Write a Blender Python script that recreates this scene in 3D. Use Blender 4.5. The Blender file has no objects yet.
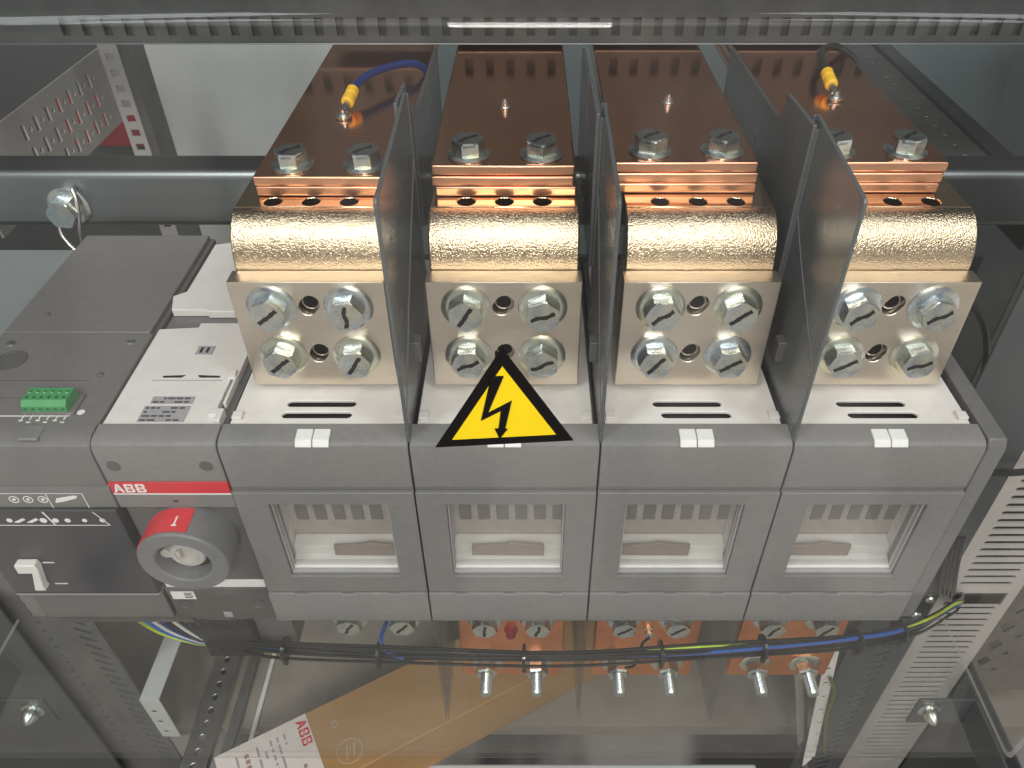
import bpy, bmesh, math, random
from mathutils import Vector, Matrix
random.seed(7)
S = bpy.context.scene
COL = S.collection
PI = math.pi
R = math.radians

# ------------------------------------------------------------------ materials
def N(nt, t, **kw):
    n = nt.nodes.new(t)
    for k, v in kw.items():
        if k in n.inputs: n.inputs[k].default_value = v
        else: setattr(n, k, v)
    return n

def mat(name, col, rough=.5, metal=0., scale=60., amt=.08, bump=0., bscale=None, rvar=.1, stretch=(1, 1, 1),
        spec=.5, coat=0., bdist=.001, emit=None, tint=None, tscale=9., tlo=.45, thi=.75):
    m = bpy.data.materials.new(name); m.use_nodes = True
    nt = m.node_tree; nt.nodes.clear()
    out = N(nt, 'ShaderNodeOutputMaterial')
    b = N(nt, 'ShaderNodeBsdfPrincipled')
    L = nt.links.new
    L(b.outputs[0], out.inputs[0])
    b.inputs['Metallic'].default_value = metal
    b.inputs['Specular IOR Level'].default_value = spec
    b.inputs['Coat Weight'].default_value = coat
    tc = N(nt, 'ShaderNodeTexCoord'); mp = N(nt, 'ShaderNodeMapping')
    mp.inputs['Scale'].default_value = stretch
    L(tc.outputs['Object'], mp.inputs['Vector'])
    nz = N(nt, 'ShaderNodeTexNoise', Scale=scale, Detail=6., Roughness=.6)
    L(mp.outputs[0], nz.inputs['Vector'])
    mr = N(nt, 'ShaderNodeMapRange'); mr.inputs[1].default_value = .3; mr.inputs[2].default_value = .7
    mr.inputs[3].default_value = 1 - amt; mr.inputs[4].default_value = 1 + amt
    L(nz.outputs[0], mr.inputs[0])
    mx = N(nt, 'ShaderNodeMix', data_type='RGBA', blend_type='MULTIPLY')
    mx.inputs['Factor'].default_value = 1
    mx.inputs[6].default_value = (*col, 1)
    if tint:
        n3 = N(nt, 'ShaderNodeTexNoise', Scale=tscale, Detail=3.)
        L(tc.outputs['Object'], n3.inputs['Vector'])
        r3 = N(nt, 'ShaderNodeMapRange'); r3.inputs[1].default_value = tlo; r3.inputs[2].default_value = thi
        L(n3.outputs[0], r3.inputs[0])
        m3 = N(nt, 'ShaderNodeMix', data_type='RGBA')
        m3.inputs[6].default_value = (*col, 1); m3.inputs[7].default_value = (*tint, 1)
        L(r3.outputs[0], m3.inputs['Factor']); L(m3.outputs[2], mx.inputs[6])
    L(mr.outputs[0], mx.inputs[7])
    L(mx.outputs[2], b.inputs['Base Color'])
    n2 = N(nt, 'ShaderNodeTexNoise', Scale=scale * .35, Detail=5.)
    L(mp.outputs[0], n2.inputs['Vector'])
    r2 = N(nt, 'ShaderNodeMapRange'); r2.inputs[1].default_value = .3; r2.inputs[2].default_value = .7
    r2.inputs[3].default_value = max(.02, rough - rvar); r2.inputs[4].default_value = min(1, rough + rvar)
    L(n2.outputs[0], r2.inputs[0]); L(r2.outputs[0], b.inputs['Roughness'])
    if bump:
        n4 = N(nt, 'ShaderNodeTexNoise', Scale=bscale or scale, Detail=2.)
        L(mp.outputs[0], n4.inputs['Vector'])
        bp = N(nt, 'ShaderNodeBump', Strength=bump, Distance=bdist)
        L(n4.outputs[0], bp.inputs['Height']); L(bp.outputs[0], b.inputs['Normal'])
    if emit:
        b.inputs['Emission Color'].default_value = (*col, 1); b.inputs['Emission Strength'].default_value = emit
    return m

def clear_mat(name, tint=(1, 1, 1), haze=.03, f0=.05, f1=.45, haze_col=(.8, .79, .77), rough=.02, nscale=6., upright=1.):
    """clear plastic sheet: lets light through, mirrors a little (more at grazing angles), has a pale diffuse film painted in as haze"""
    m = bpy.data.materials.new(name); m.use_nodes = True
    nt = m.node_tree; nt.nodes.clear(); L = nt.links.new
    out = N(nt, 'ShaderNodeOutputMaterial')
    tr = N(nt, 'ShaderNodeBsdfTransparent', Color=(*tint, 1))
    gl = N(nt, 'ShaderNodeBsdfGlossy', Roughness=rough)
    df = N(nt, 'ShaderNodeBsdfDiffuse', Color=(*haze_col, 1))
    lw = N(nt, 'ShaderNodeLayerWeight', Blend=.5)
    pw = N(nt, 'ShaderNodeMath', operation='POWER'); pw.inputs[1].default_value = 4.
    L(lw.outputs['Facing'], pw.inputs[0])
    mr = N(nt, 'ShaderNodeMapRange'); mr.inputs[3].default_value = f0; mr.inputs[4].default_value = f1
    L(pw.outputs[0], mr.inputs[0])
    m1 = N(nt, 'ShaderNodeMixShader'); L(mr.outputs[0], m1.inputs[0]); L(tr.outputs[0], m1.inputs[1]); L(gl.outputs[0], m1.inputs[2])
    tc = N(nt, 'ShaderNodeTexCoord')
    nz = N(nt, 'ShaderNodeTexNoise', Scale=nscale, Detail=8., Roughness=.65); L(tc.outputs['Object'], nz.inputs['Vector'])
    dr = N(nt, 'ShaderNodeMapRange'); dr.inputs[1].default_value = .3; dr.inputs[2].default_value = .75
    dr.inputs[3].default_value = haze * .5; dr.inputs[4].default_value = haze * 1.5  # pale film mixed in to imitate the haze of reflections
    L(nz.outputs[0], dr.inputs[0])
    ge = N(nt, 'ShaderNodeNewGeometry'); sx = N(nt, 'ShaderNodeSeparateXYZ'); L(ge.outputs['Normal'], sx.inputs[0])
    ab = N(nt, 'ShaderNodeMath', operation='ABSOLUTE'); L(sx.outputs['Z'], ab.inputs[0])
    lv = N(nt, 'ShaderNodeMapRange'); lv.inputs[3].default_value = upright; lv.inputs[4].default_value = 1.; L(ab.outputs[0], lv.inputs[0])
    ax = N(nt, 'ShaderNodeMath', operation='ABSOLUTE'); L(sx.outputs['X'], ax.inputs[0])
    ed = N(nt, 'ShaderNodeMath', operation='GREATER_THAN'); ed.inputs[1].default_value = .9; L(ax.outputs[0], ed.inputs[0])   # end faces painted paler to give a bright edge line
    em = N(nt, 'ShaderNodeMath', operation='MULTIPLY_ADD'); em.inputs[1].default_value = 60.; L(ed.outputs[0], em.inputs[0]); L(lv.outputs[0], em.inputs[2]); lv = em
    dm = N(nt, 'ShaderNodeMath', operation='MULTIPLY'); L(dr.outputs[0], dm.inputs[0]); L(lv.outputs[0], dm.inputs[1]); dr = dm
    m2 = N(nt, 'ShaderNodeMixShader'); L(dr.outputs[0], m2.inputs[0]); L(m1.outputs[0], m2.inputs[1]); L(df.outputs[0], m2.inputs[2])
    L(m2.outputs[0], out.inputs[0])
    return m

M = dict(
    grey=mat('grey_plastic', (.195, .190, .187), .42, 0, 220, .07, .12, 900, .08, tint=(.215, .204, .194), tscale=14),
    grey_dark=mat('dark_grey_plastic', (.10, .096, .093), .45, 0, 200, .08, .1, 800, .08),
    grey_mid=mat('mid_grey_plastic', (.155, .150, .147), .4, 0, 200, .07, .1, 800, .08),
    motor_top=mat('motor_cover_plastic', (.165, .155, .149), .45, 0, 200, .07, .1, 900, .08),
    knob=mat('knob_plastic', (.16, .16, .16), .48, 0, 250, .08, .15, 900),
    navy=mat('blue_black_panel', (.026, .027, .034), .38, 0, 150, .06, 0, 700, .03),
    black=mat('black_plastic', (.008, .008, .009), .3, 0, 100, .1),
    hollow=mat('hollow_shade', (.006, .006, .006), .8),  # black standing for the shade inside holes and slots
    white=mat('white_plastic', (.76, .72, .685), .45, 0, 120, .035, .06, 500, .08, tint=(.70, .66, .63), tscale=20),
    white_clean=mat('white_print', (.8, .79, .77), .5, 0, 100, .02),
    label=mat('grey_label', (.36, .35, .36), .5, 0, 200, .05),
    print=mat('dark_print', (.05, .05, .055), .6),
    red=mat('red_plastic', (.62, .018, .03), .35, 0, 120, .05),
    green=mat('green_plastic', (.06, .30, .10), .4, 0, 200, .08),
    copper=mat('copper', (.86, .42, .25), .16, 1, 40, .06, .012, 60, .05, stretch=(1, .12, 1), tint=(.74, .34, .20), tscale=13),
    copper_cut=mat('sawn_copper', (.88, .47, .29), .36, 1, 120, .08, .05, 500, .08, stretch=(.1, 1, 1)),
    copper_edge=mat('lower_copper', (.90, .36, .15), .36, 1, 60, .1, .06, 300, .1, tint=(.74, .26, .11), tscale=20),
    gold=mat('rough_gilt_casting', (.74, .595, .42), .16, 1, 500, .08, 1., 1050, .04, bdist=.00046),
    pad=mat('smooth_gilt', (.70, .53, .36), .14, 1, 60, .06, .02, 200, .05),
    satin=mat('satin_gilt_plate', (.80, .715, .61), .34, 1, 90, .06, .05, 400, .06, stretch=(.1, 1, 1), tint=(.80, .70, .55), tscale=16),
    zinc=mat('zinc_plate', (.64, .70, .74), .30, 1, 300, .12, .02, 500, .1, tint=(.80, .78, .58), tscale=60),
    zinc_y=mat('yellow_zinc_plate', (.72, .73, .64), .30, 1, 200, .1, .02, 400, .1, tint=(.78, .72, .40), tscale=40),
    paint=mat('marker_paint', (.012, .010, .010), .6),
    barrier=mat('barrier_plastic', (.098, .106, .110), .26, 0, 80, .05, 0, 300, .03, spec=.8),
    steel=mat('galvanised_steel', (.50, .49, .47), .38, 1, 60, .1, .04, 200, .1, tint=(.42, .41, .40), tscale=12),
    steel_dark=mat('dull_steel', (.20, .205, .20), .45, .6, 50, .12, .03, 150, .1),
    rail=mat('rail_steel', (.31, .335, .34), .42, 1, 40, .08, .02, 120, .06, stretch=(.08, 1, 1)),
    ladder=mat('light_steel', (.50, .47, .44), .5, .15, 60, .06, .04, 300, .08),
    panel=mat('grey_paint', (.235, .25, .252), .4, 0, 30, .05, .03, 300),
    panel_dark=mat('dark_grey_paint', (.06, .068, .070), .35, 0, 30, .07, .03, 300),
    panel_light=mat('light_grey_paint', (.56, .58, .565), .5, 0, 20, .05, .03, 200),
    plate_grey=mat('perforated_grey', (.56, .53, .51), .5, 0, 30, .06),
    floor=mat('cabinet_base_grey', (.30, .267, .228), .55, .0, 12, .14, .05, 150, .1, tint=(.21, .19, .17), tscale=9),
    carton=mat('brown_cardboard', (.41, .235, .095), .75, 0, 60, .07, .1, 300, stretch=(.3, 1, 1), tint=(.47, .285, .135), tscale=8),
    yellow=mat('sign_yellow', (.88, .63, .0), .45, 0, 90, .03),
    signblack=mat('sign_black', (.006, .005, .005), .5, spec=.15),
    crimp=mat('yellow_sleeve', (.85, .50, .02), .4, 0, 200, .08, .2, 400),
    bluewire=mat('blue_wire_sheath', (.008, .022, .13), .35),
    bluewire2=mat('bright_blue_sheath', (.02, .11, .42), .35),
    violet=mat('violet_blue_sheath', (.10, .10, .34), .35),
    blackwire=mat('black_wire_sheath', (.020, .020, .021), .22),
    ygwire=mat('yellow_green_sheath', (.42, .56, .03), .4, 0, 30, .5, stretch=(1, 1, 1)),
    whitewire=mat('pale_wire_sheath', (.6, .6, .58), .4),
    far_grey=mat('far_grey_paint', (.34, .37, .37), .5, 0, 6, .12),
    blue_grey=mat('blue_grey_paint', (.17, .205, .21), .45, 0, 6, .1),
    rail_black=mat('blackened_steel', (.07, .075, .073), .7, 0, 40, .15, spec=.1),
    paper=mat('label_paper', (.72, .655, .61), .6, 0, 60, .05),
    fadedprint=mat('faded_print', (.36, .24, .24), .6),
    bar_brown=mat('contact_brown', (.26, .205, .165), .5, 0, 120, .12),
    olive=mat('olive_sheath', (.10, .12, .025), .4),
    tan=mat('tan_contact', (.42, .375, .34), .5, 0, 120, .12),
    tan_dark=mat('slot_brown', (.10, .085, .077), .5, 0, 120, .1),
    milky=mat('milky_plastic', (.74, .73, .71), .3, 0, 60, .06),
    padlock=mat('pale_green_print', (.50, .60, .45), .5),
    redplate=mat('red_far_paint', (.30, .012, .02), .5),
    woodish=mat('pale_timber', (.45, .36, .26), .7, 0, 30, .15),
)
M['acrylic'] = clear_mat('clear_acrylic', (.985, .99, .985), .008, .019, .5, upright=.65)
M['window'] = clear_mat('window_plastic', (.97, .965, .96), .055, .08, .6, nscale=40)
M['skirt'] = clear_mat('smoky_sheet', (.965, .96, .95), .008, .03, .10, (.30, .29, .28), nscale=20)

# ------------------------------------------------------------------ mesh builder
class MB:
    def __init__(s): s.bm = bmesh.new(); s.M = Matrix.Identity(4)
    def v(s, co): return s.bm.verts.new(s.M @ Vector(co))
    def box(s, x0, x1, y0, y1, z0, z1):
        v = [s.v((x, y, z)) for z in (z0, z1) for y in (y0, y1) for x in (x0, x1)]
        for f in ((0, 2, 3, 1), (4, 5, 7, 6), (0, 1, 5, 4), (2, 6, 7, 3), (0, 4, 6, 2), (1, 3, 7, 5)):
            s.bm.faces.new([v[i] for i in f])
        return s
    def prism(s, pts, axis, a0, a1):
        def mk(p, a): return {'X': (a, p[0], p[1]), 'Y': (p[0], a, p[1]), 'Z': (p[0], p[1], a)}[axis]
        A = [s.v(mk(p, a0)) for p in pts]; B = [s.v(mk(p, a1)) for p in pts]
        s.bm.faces.new(A); s.bm.faces.new(B[::-1])
        n = len(pts)
        for i in range(n):
            j = (i + 1) % n
            s.bm.faces.new((A[i], B[i], B[j], A[j]))
        return s
    def ring(s, outer, inner, axis, a0, a1):
        def mk(p, a): return {'X': (a, p[0], p[1]), 'Y': (p[0], a, p[1]), 'Z': (p[0], p[1], a)}[axis]
        n = len(outer)
        o0 = [s.v(mk(p, a0)) for p in outer]; o1 = [s.v(mk(p, a1)) for p in outer]
        i0 = [s.v(mk(p, a0)) for p in inner]; i1 = [s.v(mk(p, a1)) for p in inner]
        for i in range(n):
            j = (i + 1) % n
            s.bm.faces.new((o0[i], o0[j], i0[j], i0[i])); s.bm.faces.new((o1[i], i1[i], i1[j], o1[j]))
            s.bm.faces.new((o0[i], o1[i], o1[j], o0[j])); s.bm.faces.new((i0[i], i0[j], i1[j], i1[i]))
        return s
    def lathe(s, prof, n=24, axis=(0, 0, 1), at=(0, 0, 0), rot=0., caps=True):
        q = Vector((0, 0, 1)).rotation_difference(Vector(axis).normalized()).to_matrix().to_4x4()
        old = s.M; s.M = old @ Matrix.Translation(at) @ q
        rings = []
        for r, h in prof:
            rings.append([s.v((r * math.cos(rot + 2 * PI * i / n), r * math.sin(rot + 2 * PI * i / n), h)) for i in range(n)])
        for a, b in zip(rings, rings[1:]):
            for i in range(n):
                j = (i + 1) % n
                s.bm.faces.new((a[i], a[j], b[j], b[i]))
        if caps:
            s.bm.faces.new(rings[0][::-1]); s.bm.faces.new(rings[-1])
        s.M = old
        return s
    def cyl(s, p, axis, r, h, n=24): return s.lathe([(r, 0), (r, h)], n, axis, p)
    def tube(s, pts, r, n=8, sub=8):
        P = [Vector(p) for p in pts]
        C = []
        for i in range(len(P) - 1):
            p0 = P[max(i - 1, 0)]; p1 = P[i]; p2 = P[i + 1]; p3 = P[min(i + 2, len(P) - 1)]
            for k in range(sub):
                t = k / sub
                C.append(.5 * ((2 * p1) + (p2 - p0) * t + (2 * p0 - 5 * p1 + 4 * p2 - p3) * t * t + (3 * p1 - p0 - 3 * p2 + p3) * t ** 3))
        C.append(P[-1])
        rings = []; up = Vector((.13, .31, .94))
        for i, c in enumerate(C):
            t = (C[min(i + 1, len(C) - 1)] - C[max(i - 1, 0)]).normalized()
            a = t.cross(up).normalized(); b = t.cross(a)
            up = -b if b.dot(up) < 0 else b
            a = t.cross(up).normalized(); b = t.cross(a)
            rings.append([s.v(c + r * (math.cos(2 * PI * k / n) * a + math.sin(2 * PI * k / n) * b)) for k in range(n)])
        for A, B in zip(rings, rings[1:]):
            for i in range(n):
                j = (i + 1) % n
                s.bm.faces.new((A[i], A[j], B[j], B[i]))
        s.bm.faces.new(rings[0][::-1]); s.bm.faces.new(rings[-1])
        return s
    def quad(s, *p): s.bm.faces.new([s.v(q) for q in p]); return s

WL = {}
def wl(o): return WL.get(o.name, Vector((0, 0, 0))) if o else Vector((0, 0, 0))

def obj(name, mb, m, parent=None, bevel=0., smooth=True, origin=None, cut=None, seg=2, ang=35, recalc=True):
    bm = mb.bm
    if recalc: bmesh.ops.recalc_face_normals(bm, faces=bm.faces[:])
    base = wl(parent)
    if parent is None and origin is None:
        cs = [v.co for v in bm.verts]
        origin = Vector(((min(c.x for c in cs) + max(c.x for c in cs)) / 2, (min(c.y for c in cs) + max(c.y for c in cs)) / 2, min(c.z for c in cs)))
    org = Vector(origin) if origin is not None else base
    for v in bm.verts: v.co -= org
    if cut is not None:
        for v in cut.bm.verts: v.co -= org
    me = bpy.data.meshes.new(name)
    bm.to_mesh(me); bm.free()
    if cut is not None:
        bmesh.ops.recalc_face_normals(cut.bm, faces=cut.bm.faces[:])
        cm = bpy.data.meshes.new('cutter'); cut.bm.to_mesh(cm); cut.bm.free()
        t = bpy.data.objects.new('tmp', me); c = bpy.data.objects.new('tmpc', cm)
        COL.objects.link(t); COL.objects.link(c)
        md = t.modifiers.new('b', 'BOOLEAN'); md.object = c; md.operation = 'DIFFERENCE'; md.solver = 'EXACT'
        dg = bpy.context.evaluated_depsgraph_get(); dg.update()
        me2 = bpy.data.meshes.new_from_object(t.evaluated_get(dg))
        bpy.data.objects.remove(t); bpy.data.objects.remove(c)
        bpy.data.meshes.remove(cm); bpy.data.meshes.remove(me); me = me2; me.name = name
    if smooth:
        b2 = bmesh.new(); b2.from_mesh(me)
        for f in b2.faces: f.smooth = True
        for e in b2.edges:
            if len(e.link_faces) == 2: e.smooth = e.calc_face_angle(0) < R(ang)
            else: e.smooth = False
        b2.to_mesh(me); b2.free()
    me.materials.clear(); me.materials.append(m)
    o = bpy.data.objects.new(name, me); COL.objects.link(o)
    if parent is not None:
        o.parent = parent; o.location = org - base
    else: o.location = org
    WL[o.name] = org.copy()
    if bevel:
        md = o.modifiers.new('bevel', 'BEVEL'); md.width = bevel; md.segments = seg; md.limit_method = 'ANGLE'; md.angle_limit = R(40)
        md.harden_normals = False
    return o

def tag(o, label=None, cat=None, group=None, kind=None):
    if label: o['label'] = label
    if cat: o['category'] = cat
    if group: o['group'] = group
    if kind: o['kind'] = kind
    return o

def thing(name, label, cat, loc, group=None):
    o = bpy.data.objects.new(name, None); COL.objects.link(o); o.location = loc; o.empty_display_size = .02
    WL[o.name] = Vector(loc)
    return tag(o, label, cat, group)

def text(s, size, mtx, m, name, parent, depth=.0003, bold=0., spacing=1.):
    cu = bpy.data.curves.new('t', 'FONT'); cu.body = s; cu.size = size; cu.extrude = depth; cu.offset = bold
    cu.space_character = spacing
    t = bpy.data.objects.new('t', cu); COL.objects.link(t)
    dg = bpy.context.evaluated_depsgraph_get(); dg.update()
    me = bpy.data.meshes.new_from_object(t.evaluated_get(dg))
    bpy.data.objects.remove(t); bpy.data.curves.remove(cu)
    mb = MB(); mb.bm.from_mesh(me); bpy.data.meshes.remove(me)
    mb.bm.transform(mtx)
    return obj(name, mb, m, parent, smooth=False, recalc=False)

def frame(org, xdir, ydir):
    x = Vector(xdir).normalized(); y = Vector(ydir); y = (y - x * y.dot(x)).normalized(); z = x.cross(y)
    m = Matrix((x, y, z)).transposed().to_4x4(); m.translation = Vector(org)
    return m
FRONT = lambda x, y, z: frame((x, y, z), (1, 0, 0), (0, 0, 1))     # faces -Y
TOP = lambda x, y, z: frame((x, y, z), (1, 0, 0), (0, 1, 0))        # faces +Z

def bolt(parent, p, axis, washer_r=.0140, af=.0178, h=.0088, mark=30., hexrot=None, washer_m='zinc', name='bolt', mark_on=True):
    """a hex bolt head on its washer with a stroke of marker paint across the head"""
    hexrot = random.uniform(0, PI / 3) if hexrot is None else hexrot
    axis = Vector(axis)
    if abs(axis.z) > .9: F = frame(p, (1, 0, 0), (0, 1, 0))
    else: F = frame(p, (1, 0, 0), (0, 0, 1))
    rr = af / math.sqrt(3)
    mb = MB(); mb.M = F
    mb.lathe([(rr * .96, .0016), (rr, .0024), (rr, .0016 + h - .0012)], 6, rot=hexrot)
    # chamfered crown
    mb2 = MB(); mb2.M = F
    n = 24; z1 = .0016 + h - .0012; z2 = .0016 + h
    prof = []
    for r_, z_ in ((1., z1 - .0012), (.955, z1 + .0002), (.80, z2)): prof.append((r_, z_))
    rings = []
    for f_, z_ in prof:
        ring = []
        for i in range(n):
            a = 2 * PI * i / n
            k = (a - hexrot) % (PI / 3) - PI / 6
            hexr = rr * math.cos(PI / 6) / math.cos(k)
            rad = hexr if f_ == 1. else min(hexr, rr * .985 if f_ > .9 else rr * .945)
            ring.append(mb2.v((rad * math.cos(a), rad * math.sin(a), z_)))
        rings.append(ring)
    for A, B in zip(rings, rings[1:]):
        for i in range(n):
            j = (i + 1) % n; mb2.bm.faces.new((A[i], A[j], B[j], B[i]))
    mb2.bm.faces.new(rings[-1]); mb2.bm.faces.new(rings[0][::-1])
    tmp = bpy.data.meshes.new('x'); mb2.bm.to_mesh(tmp); mb.bm.from_mesh(tmp); bpy.data.meshes.remove(tmp); mb2.bm.free()
    b = obj(name, mb, M['zinc'], parent, ang=20, origin=p)
    w = MB(); w.M = F
    w.lathe([(washer_r, 0.0001), (washer_r, .0008), (washer_r * .93, .0014), (rr * 1.08, .0021), (rr * .9, .0021)], 36)
    obj('washer', w, M[washer_m], b, ang=25)
    if mark_on:
        k = MB(); k.M = F @ Matrix.Rotation(R(mark), 4, 'Z')
        L = af * .40; z = .0016 + h
        pts = []
        m_ = 8
        for i in range(m_ + 1):
            x = -L + 2 * L * i / m_
            pts.append((x, (.0005 if int(mark) % 3 == 0 else .00015) * math.sin(i * 1.1 + mark), .0012 + .0002 * math.sin(i * 2.3 + mark * 3)))
        up = [(x, y + w_) for x, y, w_ in pts]; dn = [(x, y - w_) for x, y, w_ in pts][::-1]
        k.prism(up + dn, 'Z', z - .0003, z + .00025)
        obj('paint_mark', k, M['paint'], b, smooth=False)
    return b

def rect(x0, x1, z0, z1): return [(x0, z0), (x1, z0), (x1, z1), (x0, z1)]
def capsule(cx, cy, L, r, n=8, ang=0.):
    pts = []
    for i in range(n + 1):
        a = -PI / 2 + PI * i / n; pts.append((L / 2 + r * math.cos(a), r * math.sin(a)))
    for i in range(n + 1):
        a = PI / 2 + PI * i / n; pts.append((-L / 2 + r * math.cos(a), r * math.sin(a)))
    c, s = math.cos(ang), math.sin(ang)
    return [(cx + x * c - y * s, cy + x * s + y * c) for x, y in pts]

# ------------------------------------------------------------------ the four switch poles
XB = [-.1792, -.0694, .0403, .1507, .2614]
WC = [-.1227, -.0147, .0946, .2056]
POLE_LABELS = ['grey switch pole with clear window, next to the round rotary knob',
               'grey switch pole standing behind the yellow triangle sign',
               'grey switch pole with clear window, first one right of the yellow triangle sign',
               'grey switch pole at the right end of the row, with a raised grey side wall']
G_POLE = 'switch poles in a row'
for i in range(4):
    x0, x1 = XB[i] + .0005, XB[i + 1] - .0005; xc = (x0 + x1) / 2; w = WC[i]
    t = thing('switch_pole', POLE_LABELS[i], 'switch', (xc, .1, -.235), G_POLE)
    up = MB().prism([(.0, -.0362), (.0, -.0058), (.0012, -.0022), (.0045, .0), (.016, .0012), (.016, -.0362)], 'X', x0, x1)
    obj('upper_cover', up, M['grey'], t, .0006)
    lip = MB().box(x0, x1, .0006, .012, -.0392, -.0366)
    obj('cover_seam', lip, M['grey_mid'], t, .0003)
    wp = MB().ring(rect(x0, x1, -.1396, -.0396), rect(w - .0362, w + .0362, -.1222, -.0500), 'Y', -.0018, .0125)
    obj('window_panel', wp, M['grey'], t, .0006)
    # bottom edge of the panel carries a fine line and small catches
    lo = MB().prism([(-.0030, -.1726), (-.0030, -.1416), (-.0022, -.1403), (.012, -.1404), (.012, -.1726)], 'X', x0, x1)
    cu = MB()
    for k in (-.032, 0, .032): cu.box(xc + k - .004, xc + k + .004, -.005, .0, -.1412, -.139)
    obj('lower_cover', lo, M['grey'], t, .0005, cut=cu)
    fr = MB().ring(rect(w - .0361, w + .0361, -.1221, -.0501), rect(w - .0350, w + .0350, -.1196, -.0511), 'Y', .0006, .006)
    f = obj('window', fr, M['label'], t, .0004)
    fr2 = MB().prism([(.0030, -.1195), (.0030, -.1180), (.008, -.1172), (.008, -.1195)], 'X', w - .0349, w + .0349)
    obj('frame_step', fr2, M['milky'], f, .0003)
    obj('pane', MB().box(w - .0349, w + .0349, .0040, .0052, -.1179, -.0512), M['window'], f, smooth=False)
    a, b_ = w - .0365, w + .0365
    ch = MB().ring(rect(a - .002, b_ + .002, -.1275, -.0445), rect(a, b_, -.1224, -.0465), 'Y', .0127, .0225)
    obj('chamber', ch, M['milky'], t, .0004)
    bw = MB().box(a - .002, b_ + .002, .0226, .0246, -.1275, -.0445)
    obj('chamber_back', bw, M['tan'], t)
    for k in range(6):
        xx = a + .0045 + k * .0123
        sl = MB().box(xx, xx + .0080, .0214, .0228, -.0920, -.060)
        obj('slot', sl, M['tan_dark'], t, .0008)
    st = MB().prism([(.0225, -.1075), (.0135, -.1095), (.0125, -.1165), (.0080, -.1190), (.0080, -.1223), (.0225, -.1223)], 'X', a + .0002, b_ - .0002)
    obj('contact_shelf', st, M['white_clean'], t, .0006)
    s0 = (-.008, -.024, -.036, -.036)[i]; s1 = (.036, .024, .012, .008)[i]
    mid_ = w + (s0 + s1) / 2
    cb = MB().prism([(w + s0, -.1145), (w + s1, -.1150), (w + s1, -.1045), (mid_ + .001, -.1015), (mid_ - .001, -.1032), (w + s0, -.1050)], 'Y', .0095, .0122)
    obj('contact_bar', cb, M['bar_brown'], t, .0006)
    body = MB().box(x0 + .0006, x1 - .0006, .0365, .21, -.235, -.0090)
    body.box(x0 + .0006, x1 - .0006, .0165, .0364, -.0445, -.0090)
    obj('housing', body, M['grey_dark'], t, .001)
    # white top with its two long vent slots
    tp = MB().box(x0 + .003, x1 - .003, .0163, .2, -.0026, -.0004)
    cu = MB()
    cu.prism(capsule(xc - .001, .0352, .036, .0027), 'Z', -.02, .01)
    cu.prism(capsule(xc + (.003 if i != 0 else -.002), .0252, .036, .0027), 'Z', -.02, .01)
    tp_o = obj('top_plate', tp, M['white'], t, .0006, cut=cu)
    for k in (.0352, .0252):
        sd = MB().box(xc - .022, xc + .024, k - .0038, k + .0038, -.0075, -.0050)
        obj('vent_dark', sd, M['hollow'], t)  # black sheet put in for the dark below the slots
    for sx in (x0 + .0035, x1 - .0095):
        cl = MB().box(sx, sx + .006, .020, .026, -.0004, .0022)
        obj('edge_clip', cl, M['white'], t, .0005)
    # white two-part tab on the front edge
    for q in (0, 1):
        X = xc - .0098 + q * .0100
        tb = MB().prism([(.0002, -.0030), (.0000, -.0022), (.0026, .0010), (.0108, .0020), (.0108, -.001), (.004, -.004)], 'X', X, X + .0094)
        obj('tab', tb, M['white_clean'], t, .0004)
    if i == 3:
        sw = MB().prism([(.0, -.1726), (.0, -.004), (.003, .0015), (.16, .0025), (.16, -.1726)], 'X', .2616, .2722)
        obj('side_wall', sw, M['grey_mid'], t, .001)

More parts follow.
